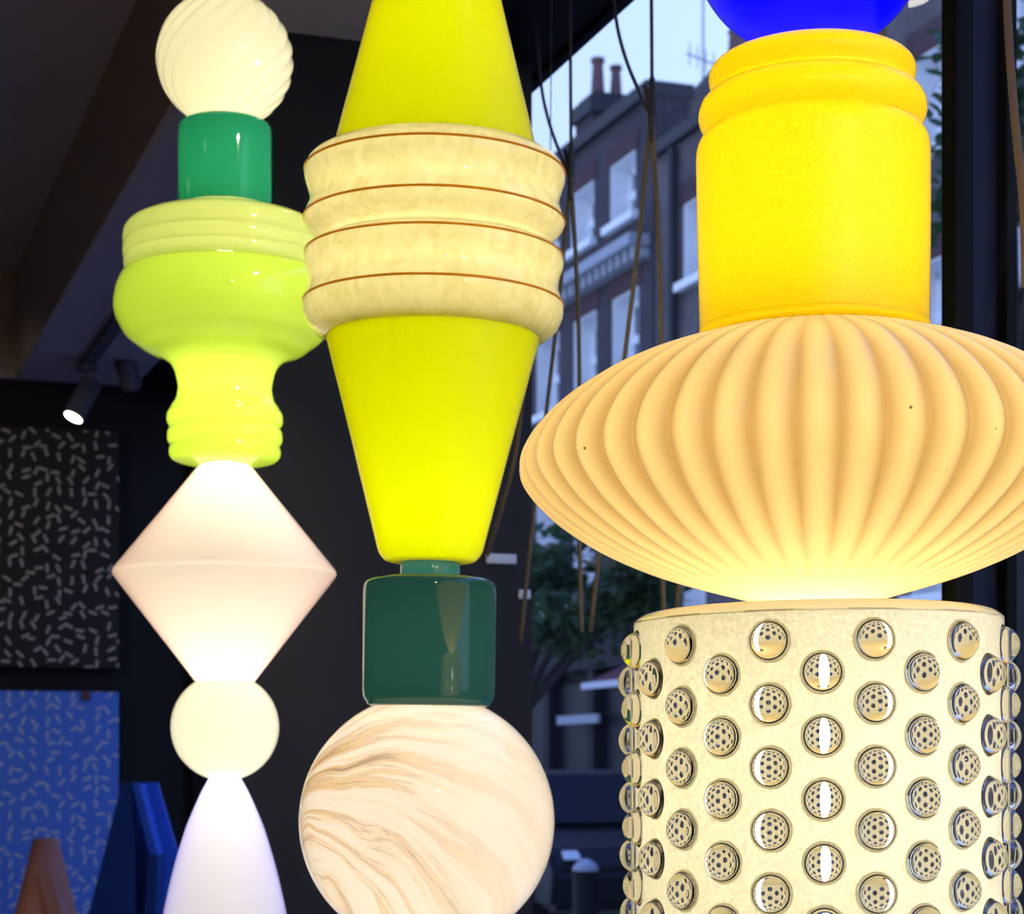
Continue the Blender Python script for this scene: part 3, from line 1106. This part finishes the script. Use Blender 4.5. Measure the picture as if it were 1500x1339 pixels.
def strap_meshes():
    ms = []
    for nm_, pts, r, fl, mat in (('wire', w_l, 0.0027, 1, M_WIRE), ('wire', w_r, 0.0027, 1, M_WIRE), ('strap', s_l, 0.0062, 0.4, M_STRAP), ('strap', s_r, 0.0062, 0.4, M_STRAP)):
        bm = bmesh.new()
        add_tube(bm, smooth3(pts), r, 8, fl, (1, 0, 0))
        me = bpy.data.meshes.new(nm_)
        bmesh.ops.recalc_face_normals(bm, faces=bm.faces)
        bm.to_mesh(me)
        bm.free()
        for p in me.polygons:
            p.use_smooth = True
        me.materials.append(mat)
        ms.append((nm_, me))
    bm = bmesh.new()
    add_tube(bm, [(0, 0.022, 0.05), (0, 0.010, 0.03), (0, 0, -0.004), (0.0, 0.0, -0.03)], [0.004, 0.006, 0.006, 0.0045], 8)
    add_tube(bm, [(0, 0.0, 0.055), (0, 0.0, 0.02), (0, 0, -0.01)], [0.004, 0.006, 0.005], 8)
    me = bpy.data.meshes.new('knot')
    bmesh.ops.recalc_face_normals(bm, faces=bm.faces)
    bm.to_mesh(me)
    bm.free()
    me.materials.append(M_WIRE)
    ms.append(('knot', me))
    return ms


SM = strap_meshes()
for i, lab in ((0, 'crossed wires and tan straps hanging in the window beside the ringed drum'),
               (1, 'crossed wires and tan straps hanging in the window under the chimney'),
               (2, 'crossed tan straps in the window mostly hidden behind the amber jar'),
               (3, 'crossed tan straps in the window hidden behind the amber jar and saucer'),
               ):
    a = ak - 0.305 * i
    o = thing('hanging_strap', room(US, a, zk), lab, 'strap', 'crossed straps hanging in the window', TH)
    for nm_, me in SM:
        link(nm_, me, None, o)
# single strap close to the pier
pa, pz = on_u(796, 470, 1.04)
o = thing('hanging_strap', room(1.04, pa, pz), 'single slanting strap running down behind the lower yellow cone', 'strap', None, TH)
q = []
for (px, py) in ((808, 0), (806, 250), (800, 430), (768, 570), (752, 681), (714, 812)):
    a, z = on_u(px, py, 1.04)
    q.append((0, a - pa, min(z, ZS - 0.02) - pz))
bm = bmesh.new()
add_tube(bm, smooth3(q[2:]), 0.0062, 8, 0.4, (1, 0, 0))
finish(bm, 'strap', M_STRAP, o, 50)
bm = bmesh.new()
add_tube(bm, q[:3], 0.0008, 6)
finish(bm, 'wire', M_WIRE, o)
pa, pz = on_u(1476, 20, 1.09)
o = thing('hanging_strap', room(1.09, pa, pz), 'single tan strap hanging beyond the black window mullion', 'strap', None, TH)
q = []
for (px, py) in ((1474, -40), (1478, 60), (1487, 180), (1499, 300), (1502, 420)):
    a, z = on_u(px, py, 1.09)
    q.append((0, a - pa, min(z, ZS - 0.02) - pz))
bm = bmesh.new()
add_tube(bm, smooth3(q), 0.0062, 8, 0.4, (1, 0, 0))
finish(bm, 'strap', M_STRAP, o, 50)

# thin white rectangles on the pier front
M_MARK = plain('pale_mark', (0.75, 0.75, 0.8), 0.4)
for (px0, px1, py0, py1, lab) in ((713, 757, 812, 825, 'wide white plate on the black pier near the green jar'),
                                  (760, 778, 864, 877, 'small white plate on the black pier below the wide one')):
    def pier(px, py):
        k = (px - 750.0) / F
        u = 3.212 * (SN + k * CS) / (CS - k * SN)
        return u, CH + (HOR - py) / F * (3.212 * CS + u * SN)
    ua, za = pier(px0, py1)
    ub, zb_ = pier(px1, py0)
    bx_ = thing('white_mark', room((ua + ub) / 2, 3.22, za), lab, 'mark', None, TH)
    box('mark_face', -(ub - ua) / 2, (ub - ua) / 2, -0.008, 0.0, 0, zb_ - za, M_MARK, bx_, 0.002)

# ------------------------------------------------------------------ the street
UF = 9.2
M_STREET = plain('asphalt', (0.10, 0.10, 0.125), 0.85, noise=0.15, scale=3)
M_PAVE = plain('paving', (0.24, 0.24, 0.28), 0.85, noise=0.12, scale=2)
rbox('street', UW + 2.2, UF - 1.8, -8, 60, -0.24, -0.12, M_STREET, label='asphalt street outside the shop window')
rbox('pavement', UW + 0.1, UW + 2.2, -8, 60, -0.24, -0.02, M_PAVE, label='paved footway in front of the shop window')
rbox('pavement', UF - 1.8, UF + 0.4, -8, 60, -0.24, -0.02, M_PAVE, label='paved footway along the brick houses')

M_BRICKA = brick_mat('dusky_brown_brick', (0.046, 0.036, 0.048), (0.032, 0.026, 0.037), (0.066, 0.058, 0.074))
M_BRICKB = brick_mat('grey_stock_brick', (0.105, 0.088, 0.096), (0.075, 0.065, 0.074), (0.125, 0.112, 0.12))
M_REDB = plain('red_brick_arch', (0.065, 0.03, 0.04), 0.9, noise=0.2, scale=8)
M_WPAINT = plain('white_window_paint', (0.88, 0.90, 0.94), 0.6)
M_STONE = plain('painted_stone', (0.36, 0.38, 0.44), 0.8)
M_SLATE = plain('dark_slate', (0.025, 0.025, 0.035), 0.7)
M_POT = plain('chimney_clay', (0.16, 0.085, 0.095), 0.85, noise=0.15, scale=6)
M_DARKGL = plain('dark_window_glass', (0.05, 0.075, 0.14), 0.2)
M_SHOPGL = plain('dark_shop_glass', (0.012, 0.013, 0.02), 0.5, spec=0.2)
M_SHOP = plain('dark_shopfront_paint', (0.018, 0.017, 0.024), 0.7, spec=0.2)
M_AWN = plain('pale_awning_canvas', (0.62, 0.63, 0.70), 0.8)
M_MAROON = plain('maroon_canvas', (0.09, 0.02, 0.03), 0.85)


def holes_wall(bm, a0, a1, z0, z1, holes, u0, u1):
    """wall slab between u0 (front) and u1 with rectangular openings, cut on a grid"""
    A = sorted({a0, a1} | {h[0] for h in holes} | {h[1] for h in holes})
    Z = sorted({z0, z1} | {h[2] for h in holes} | {h[3] for h in holes})
    for i in range(len(A) - 1):
        for j in range(len(Z) - 1):
            ca, cz = (A[i] + A[i + 1]) / 2, (Z[j] + Z[j + 1]) / 2
            if any(h[0] < ca < h[1] and h[2] < cz < h[3] for h in holes):
                continue
            add_box(bm, u0, u1, A[i], A[i + 1], Z[j], Z[j + 1])


def sash_window(parent, a0, a1, z0, z1, u, rec=0.24, sill=True, arch=True):
    """white sash window set back in a plastered reveal"""
    bm = bmesh.new()
    t = 0.02
    for (x0, x1, y0, y1) in ((a0, a0 + t, z0, z1), (a1 - t, a1, z0, z1), (a0, a1, z1 - t, z1)):
        add_box(bm, u + 0.005, u + rec + 0.06, x0, x1, y0, y1)
    w = finish(bm, 'window', M_WPAINT, parent)
    fu = u + rec
    fw = 0.075
    zm = (z0 + z1) / 2
    bm = bmesh.new()
    add_box(bm, fu, fu + 0.05, a0 + t, a0 + t + fw, z0, z1 - t)
    add_box(bm, fu, fu + 0.05, a1 - t - fw, a1 - t, z0, z1 - t)
    add_box(bm, fu, fu + 0.05, a0 + t, a1 - t, z1 - t - fw, z1 - t)
    add_box(bm, fu, fu + 0.05, a0 + t, a1 - t, z0, z0 + fw)
    add_box(bm, fu - 0.02, fu + 0.05, a0 + t, a1 - t, zm - 0.05, zm + 0.05)
    for zz0, zz1 in ((z0, zm), (zm, z1)):
        add_box(bm, fu + 0.005, fu + 0.04, (a0 + a1) / 2 - 0.018, (a0 + a1) / 2 + 0.018, zz0, zz1)
    finish(bm, 'sash_frame', M_WPAINT, w)
    for zz0, zz1 in ((z0 + fw, zm - 0.05), (zm + 0.05, z1 - t - fw)):
        for q0, q1 in ((a0 + t + fw, (a0 + a1) / 2 - 0.018), ((a0 + a1) / 2 + 0.018, a1 - t - fw)):
            box('pane', fu + 0.018, fu + 0.026, q0, q1, zz0, zz1, M_DARKGL, w)
    if sill:
        box('sill', u - 0.09, fu, a0 - 0.08, a1 + 0.08, z0 - 0.09, z0, M_WPAINT, w)
    if arch:
        box('brick_arch', u - 0.012, u + 0.02, a0 - 0.1, a1 + 0.1, z1, z1 + 0.24, M_REDB, w)
    return w


def wrect(pxl, pxr, ytr, ybl):
    """opening from its picture corners: left and right columns, top row at right, bottom row at left"""
    a1_, zb_ = on_u(pxl, ybl, UF)
    a0_, zt_ = on_u(pxr, ytr, UF)
    return (a0_, a1_, zb_, zt_)


aEnd, _ = on_u(957, 300, UF)          # corner between the two houses
zA = on_u(945, 148, UF)[1]
zB = on_u(1000, 205, UF)[1]
up = [wrect(836.5, 870, 263, 374), wrect(894, 931, 218, 331)]
upz0 = sum(h[2] for h in up) / 2
upz1 = sum(h[3] for h in up) / 2
lo = [wrect(786, 819, 490, 612), wrect(840.5, 873.5, 452, 590), wrect(897, 935.5, 413, 565)]
loz0, loz1 = lo[0][2], sum(h[3] for h in lo) / 3
gr = [(h[0], h[1], loz0 - 2.55, loz0 - 1.05) for h in lo]
sp_a = lo[0][0] - lo[1][0]
left_more = [(lo[0][0] + sp_a * k, lo[0][1] + sp_a * k) for k in (1, 2)]
holes = [(h[0], h[1], upz0, upz1) for h in up] + [(lo[0][0], lo[0][1], upz0, upz1)]
holes += [(h[0], h[1], loz0, loz1) for h in lo] + gr
for (q0, q1) in left_more:
    holes.append((q0, q1, loz0, loz1))
AF = aEnd + 26
hA = thing('brick_townhouse', (0, 0, 0), 'dark brick house with white sash windows and chimney stack across the street', 'building', 'houses across the street', TH)
bm = bmesh.new()
zg = min(h[2] for h in gr) - 0.3
holes_wall(bm, aEnd, AF, zg, zA, holes, UF, UF + 0.45)
finish(bm, 'wall', M_BRICKA, hA)
for h in holes:
    sash_window(hA, *h, UF)
box('room_backing', UF + 0.5, UF + 0.55, aEnd + 0.1, AF, zg, zA - 0.1, M_SLATE, hA)
box('parapet_coping', UF - 0.10, UF + 0.5, aEnd - 0.02, AF, zA, zA + 0.16, M_SLATE, hA)
bm = bmesh.new()
# gable wall that rises above the lower house
add_prism(bm, [(UF + 0.46, aEnd + 0.003, zg), (UF + 7, aEnd + 0.003, zg), (UF + 7, aEnd + 0.003, zA + 0.8), (UF + 3.4, aEnd + 0.003, zA + 1.25),
               (UF + 1.0, aEnd + 0.003, zA + 0.62), (UF + 0.46, aEnd + 0.003, zA + 0.02)], (0, 0.4, 0))
finish(bm, 'gable_wall', M_BRICKB, hA)
bm = bmesh.new()
add_prism(bm, [(UF + 1.1, aEnd + 0.4, zA - 0.5), (UF + 6.5, aEnd + 0.4, zA - 0.5), (UF + 3.4, aEnd + 0.4, zA + 1.0)], (0, 25, 0))
finish(bm, 'roof', M_SLATE, hA)
# cornice with dentils between the two window rows
zc1 = on_u(880, 387, UF)[1]
zc0 = on_u(880, 414, UF)[1]
aC0, aC1 = on_u(952, 350, UF)[0], AF
box('cornice', UF - 0.26, UF, aC0, aC1, zc1 - 0.13, zc1, M_STONE, hA)
box('cornice_bed', UF - 0.10, UF, aC0, aC1, zc0 - 0.04, zc0 + 0.05, M_STONE, hA)
dm = None
k = 0
a = aC0 + 0.05
while a < aC0 + 9 and k < 40:
    d = box('dentil', UF - 0.18, UF, a, a + 0.11, zc1 - 0.27, zc1 - 0.13, M_STONE, hA) if dm is None else dm.copy()
    if dm is None:
        dm = d
    else:
        COL.objects.link(d)
        d.parent = hA
        d.location = (0, a - (aC0 + 0.05), 0)
    a += 0.22
    k += 1
# chimney stack, broadside to the view along the street
uS = UF + 0.3
aS0, zcb = on_u(868, 131, uS)
st_ = bpy.data.objects.new('chimney_stack', None)
COL.objects.link(st_)
st_.parent = hA
box('stack', uS, uS + 0.62, aS0, aS0 + 0.6, zA - 0.3, zcb - 0.16, M_BRICKA, st_)
box('stack_cap', uS - 0.05, uS + 0.67, aS0 - 0.05, aS0 + 0.65, zcb - 0.28, zcb - 0.08, M_SLATE, st_)
box('stack_flaunching', uS + 0.03, uS + 0.59, aS0 + 0.04, aS0 + 0.56, zcb - 0.08, zcb, M_SLATE, st_)


def pot(du, da, h_, w):
    r = w / 2
    p = [(uS + du, aS0 + da, zcb + k * h_) for k in (-0.05, 0.25, 0.86, 0.88, 1.0)]
    bm = bmesh.new()
    add_tube(bm, p, [r * 1.1, r * 1.0, r * 0.78, r * 1.05, r * 1.05], 16)
    finish(bm, 'chimney_pot', M_POT, st_, 40)


pot(0.17, 0.25, 0.49, 0.17)
pot(0.42, 0.25, 0.42, 0.15)
# gable-top stack with small pots
gst = box('gable_stack', UF + 2.6, UF + 4.2, aEnd + 0.003, aEnd + 0.5, zA + 0.5, zA + 1.28, M_BRICKB, hA)
for du in (1.15, 2.9, 3.3):
    bm = bmesh.new()
    zz = zA + (1.28 if du > 2 else 0.62)
    add_tube(bm, [(UF + du, aEnd + 0.2, zz - 0.05), (UF + du, aEnd + 0.2, zz + 0.26), (UF + du, aEnd + 0.2, zz + 0.3)], [0.12, 0.10, 0.12], 14)
    finish(bm, 'chimney_pot', M_POT, hA, 40)
# ground floor shopfront: fascia, posts, glazing, awnings
box('shopfront', UF + 0.12, UF + 0.45, aEnd, AF, -0.02, zg, M_SHOP, hA)
box('shop_fascia', UF - 0.12, UF + 0.12, aEnd, AF, zg - 0.55, zg, M_SHOP, hA)
for i in range(9):
    aa = aEnd + 0.1 + i * 1.55
    box('pilaster', UF - 0.08, UF + 0.12, aa, aa + 0.22, -0.02, zg - 0.55, M_SHOP, hA)
    if i < 8:
        box('shop_pane', UF + 0.06, UF + 0.11, aa + 0.26, aa + 1.5, 0.55, zg - 0.7, M_SHOPGL, hA)
a_w0, z_w = on_u(918, 1000, UF - 1.0)
a_w1, _ = on_u(855, 1004, UF - 1.0)
aw = bpy.data.objects.new('awning', None)
COL.objects.link(aw)
aw.parent = hA
bm = bmesh.new()
add_prism(bm, [(UF - 1.0, a_w0, z_w + 0.03), (UF - 1.0, a_w0, z_w + 0.0), (UF - 0.05, a_w0, z_w + 0.42), (UF - 0.05, a_w0, z_w + 0.46)], (0, a_w1 - a_w0, 0))
finish(bm, 'canopy', M_MAROON, aw)
box('valance', UF - 1.03, UF - 1.0, a_w0, a_w1, z_w - 0.03, z_w + 0.04, M_AWN, aw)
a_s0, z_s0 = on_u(877, 1066, UF - 0.14)
a_s1, z_s1 = on_u(818, 1046, UF - 0.14)
box('sign_board', UF - 0.16, UF - 0.12, a_s0, a_s1, z_s0 + 0.06, z_s1 - 0.03, M_STONE, hA)

# nearer, lower house
hB = thing('brick_townhouse', (0, 0, 0), 'lower grey brick house beside the amber jar across the street', 'building', 'houses across the street', TH)
wb = wrect(999, 1031, 280, 415)
wB_h, wB_w = wb[3] - wb[2], wb[1] - wb[0]
hb = []
for r in range(3):
    for c in range(9):
        q1 = wb[1] - c * (wB_w + 1.05)
        z0_ = wb[2] - r * (wB_h + 0.95) if r < 2 else wb[2] - 2 * (wB_h + 0.95) - 0.2
        hb.append((q1 - wB_w, q1, z0_, z0_ + wB_h))
aS = -4.0
bm = bmesh.new()
holes_wall(bm, aS, aEnd, -0.02, zB, [h for h in hb if h[0] > aS + 0.3 and h[2] > 0.3], UF + 0.02, UF + 0.47)
finish(bm, 'wall', M_BRICKB, hB)
for h in hb:
    if h[0] > aS + 0.3 and h[2] > 0.3:
        sash_window(hB, *h, UF + 0.02)
box('room_backing', UF + 0.5, UF + 0.55, aS, aEnd - 0.1, -0.02, zB - 0.1, M_SLATE, hB)
box('parapet_coping', UF - 0.08, UF + 0.5, aS, aEnd - 0.02, zB, zB + 0.14, M_SLATE, hB)
ad_, _ = on_u(991, 300, UF)
bm = bmesh.new()
add_tube(bm, [(UF - 0.05, ad_, -0.02), (UF - 0.05, ad_, zB - 0.05)], 0.05, 10)
finish(bm, 'drain_pipe', M_SLATE, hB, 40)

# roof aerial
aer_a, aer_z = on_u(1030, 112, UF + 2.0)
ae = thing('roof_aerial', room(UF + 2.0, aer_a, zA + 0.6), 'thin roof aerial mast standing against the sky', 'aerial', None, TH)
M_AER = plain('aerial_metal', (0.30, 0.33, 0.40), 0.5, 0.3)
bm = bmesh.new()
add_tube(bm, [(0, 0, -0.3), (0, 0, 1.9)], 0.016, 8)
finish(bm, 'mast', M_AER, ae)
bm = bmesh.new()
add_tube(bm, [(-0.3, -0.15, 1.0), (0.3, 0.15, 1.0)], 0.012, 6)
for t in (-0.25, -0.1, 0.05, 0.2):
    add_tube(bm, [(t, t * 0.5 - 0.0, 0.85), (t, t * 0.5, 1.15)], 0.008, 6)
finish(bm, 'antenna_bars', M_AER, ae)

# trees
M_BARK = plain('bark', (0.05, 0.04, 0.035), 0.9, noise=0.3, scale=10)
M_LEAF = shade_glass('green_leaf', (0.03, 0.06, 0.02), (0.035, 0.06, 0.03), 0.5, 0.4)


def tree(loc, trunk_h, crown_c, crown_r, n, leaf, label, branches=7):
    o = thing('street_tree', loc, label, 'tree', 'street trees')
    bm = bmesh.new()
    add_tube(bm, [(0, 0, 0), (0.03, 0.02, trunk_h * 0.5), (0, 0.04, trunk_h)], [0.09, 0.075, 0.055], 10)
    finish(bm, 'trunk', M_BARK, o, 50)
    bm = bmesh.new()
    tips = []
    for i in range(branches):
        t = 2 * PI * i / branches + random.uniform(-0.3, 0.3)
        e = Vector(crown_c) + Vector((math.cos(t) * crown_r[0] * 0.7, math.sin(t) * crown_r[1] * 0.7, random.uniform(-0.5, 0.7) * crown_r[2]))
        s = Vector((0, 0.03, trunk_h * 0.92))
        add_tube(bm, [s, (s + e) / 2 + Vector((0, 0, 0.12)), e], [0.035, 0.022, 0.008], 6)
        tips.append(e)
    finish(bm, 'branches', M_BARK, o, 50)
    bm = bmesh.new()
    clumps = [Vector(crown_c) + Vector([random.uniform(-1, 1) * crown_r[k] * 0.8 for k in range(3)]) for _ in range(26)] + tips
    for i in range(n):
        c = random.choice(clumps)
        p = c + Vector([random.gauss(0, 0.17) * crown_r[k] * 0.9 for k in range(3)])
        m = Matrix.Rotation(random.uniform(0, 2 * PI), 4, 'Z') @ Matrix.Rotation(random.uniform(-1.2, 1.2), 4, 'X') @ Matrix.Rotation(random.uniform(0, 2 * PI), 4, 'Z')
        l = leaf * random.uniform(0.7, 1.3)
        vs = [bm.verts.new(p + m @ Vector(v)) for v in ((-l, 0, 0), (-l * 0.3, -l * 0.45, l * 0.1), (l * 0.5, -l * 0.35, l * 0.1), (l, 0, 0), (l * 0.5, l * 0.35, l * 0.1), (-l * 0.3, l * 0.45, l * 0.1))]
        bm.faces.new(vs)
    f = finish(bm, 'foliage', M_LEAF, o)
    f['kind'] = 'stuff'
    return o


pt = at_px(862, 850, 13.5)
tree((pt.x - 0.52, pt.y, -0.02), 1.75, (0.52, 0, pt.z + 0.02), (0.62, 0.8, 0.52), 2600, 0.055, 'small street tree seen between the marbled lamp and the bubbled vase')
pt = at_px(1384, 200, 8.2)
tree((pt.x + 0.28, pt.y, -0.02), 3.2, (-0.05, 0, pt.z + 0.02), (0.34, 0.5, 0.42), 700, 0.05, 'leafy street tree peeping out beside the window mullion', 6)

# bollard
M_BOLL = plain('black_iron', (0.010, 0.010, 0.013), 0.6, spec=0.2)
pb = at_px(858, 1258, 10.0)
bo = thing('bollard', (pb.x, pb.y, -0.02), 'black iron bollard with a pale cap on the footway', 'bollard')
bm = bmesh.new()
hb_ = pb.z + 0.02
add_tube(bm, [(0, 0, 0), (0, 0, 0.1), (0, 0, 0.12), (0, 0, hb_ - 0.1), (0, 0, hb_ - 0.06)], [0.085, 0.085, 0.07, 0.062, 0.07], 20)
finish(bm, 'post', M_BOLL, bo, 40)
bm = bmesh.new()
add_tube(bm, [(0, 0, hb_ - 0.06), (0, 0, hb_ - 0.045), (0, 0, hb_ - 0.02), (0, 0, hb_)], [0.062, 0.065, 0.045, 0.012], 20)
finish(bm, 'cap', M_STONE, bo, 60)

# parked car
M_CAR = plain('dark_car_paint', (0.012, 0.012, 0.018), 0.4, spec=0.3)
M_TYRE = plain('tyre_rubber', (0.015, 0.015, 0.015), 0.8)
M_HEAD = plain('headlamp_glass', (0.75, 0.78, 0.85), 0.1)
pc = on_u(905, 1208, 6.6)
car = thing('parked_car', room(6.6, pc[0] + 1.4, -0.12), 'dark parked car at the far kerb behind the bollard', 'car', None, TH)
bm = bmesh.new()
side = [(-2.0, 0.28), (-2.05, 0.6), (-1.9, 0.78), (-1.05, 0.92), (-0.45, 1.38), (0.75, 1.42), (1.45, 1.0), (1.95, 0.92), (2.05, 0.6), (2.0, 0.28)]
add_prism(bm, [(-0.82, y, z) for y, z in side], (1.64, 0, 0))
bmesh.ops.bevel(bm, geom=list(bm.edges), offset=0.05, segments=2, affect='EDGES')
finish(bm, 'body', M_CAR, car, 40)
bm = bmesh.new()
add_prism(bm, [(-0.70, -1.06, 0.955), (0.70, -1.06, 0.955), (0.62, -0.52, 1.365), (-0.62, -0.52, 1.365)], (0, -0.03, 0.02))
finish(bm, 'windscreen', M_SHOPGL, car)
for sx in (-1, 1):
    bm = bmesh.new()
    add_prism(bm, [(sx * 0.825, -0.75, 0.98), (sx * 0.825, 1.25, 1.02), (sx * 0.825, 0.7, 1.36), (sx * 0.825, -0.42, 1.34)], (sx * 0.012, 0, 0))
    finish(bm, 'side_window', M_SHOPGL, car)
    bm = bmesh.new()
    add_prism(bm, [(sx * 0.72, -2.00, 0.70), (sx * 0.58, -2.01, 0.70), (sx * 0.60, -1.97, 0.77), (sx * 0.72, -1.95, 0.77)], (0, -0.03, 0))
    finish(bm, 'headlamp', M_HEAD, car)
    for y in (-1.25, 1.25):
        bm = bmesh.new()
        add_tube(bm, [(sx * 0.66, y, 0.31), (sx * 0.68, y, 0.31), (sx * 0.84, y, 0.31), (sx * 0.86, y, 0.31)], [0.27, 0.31, 0.31, 0.27], 24)
        finish(bm, 'wheel', M_TYRE, car, 40)
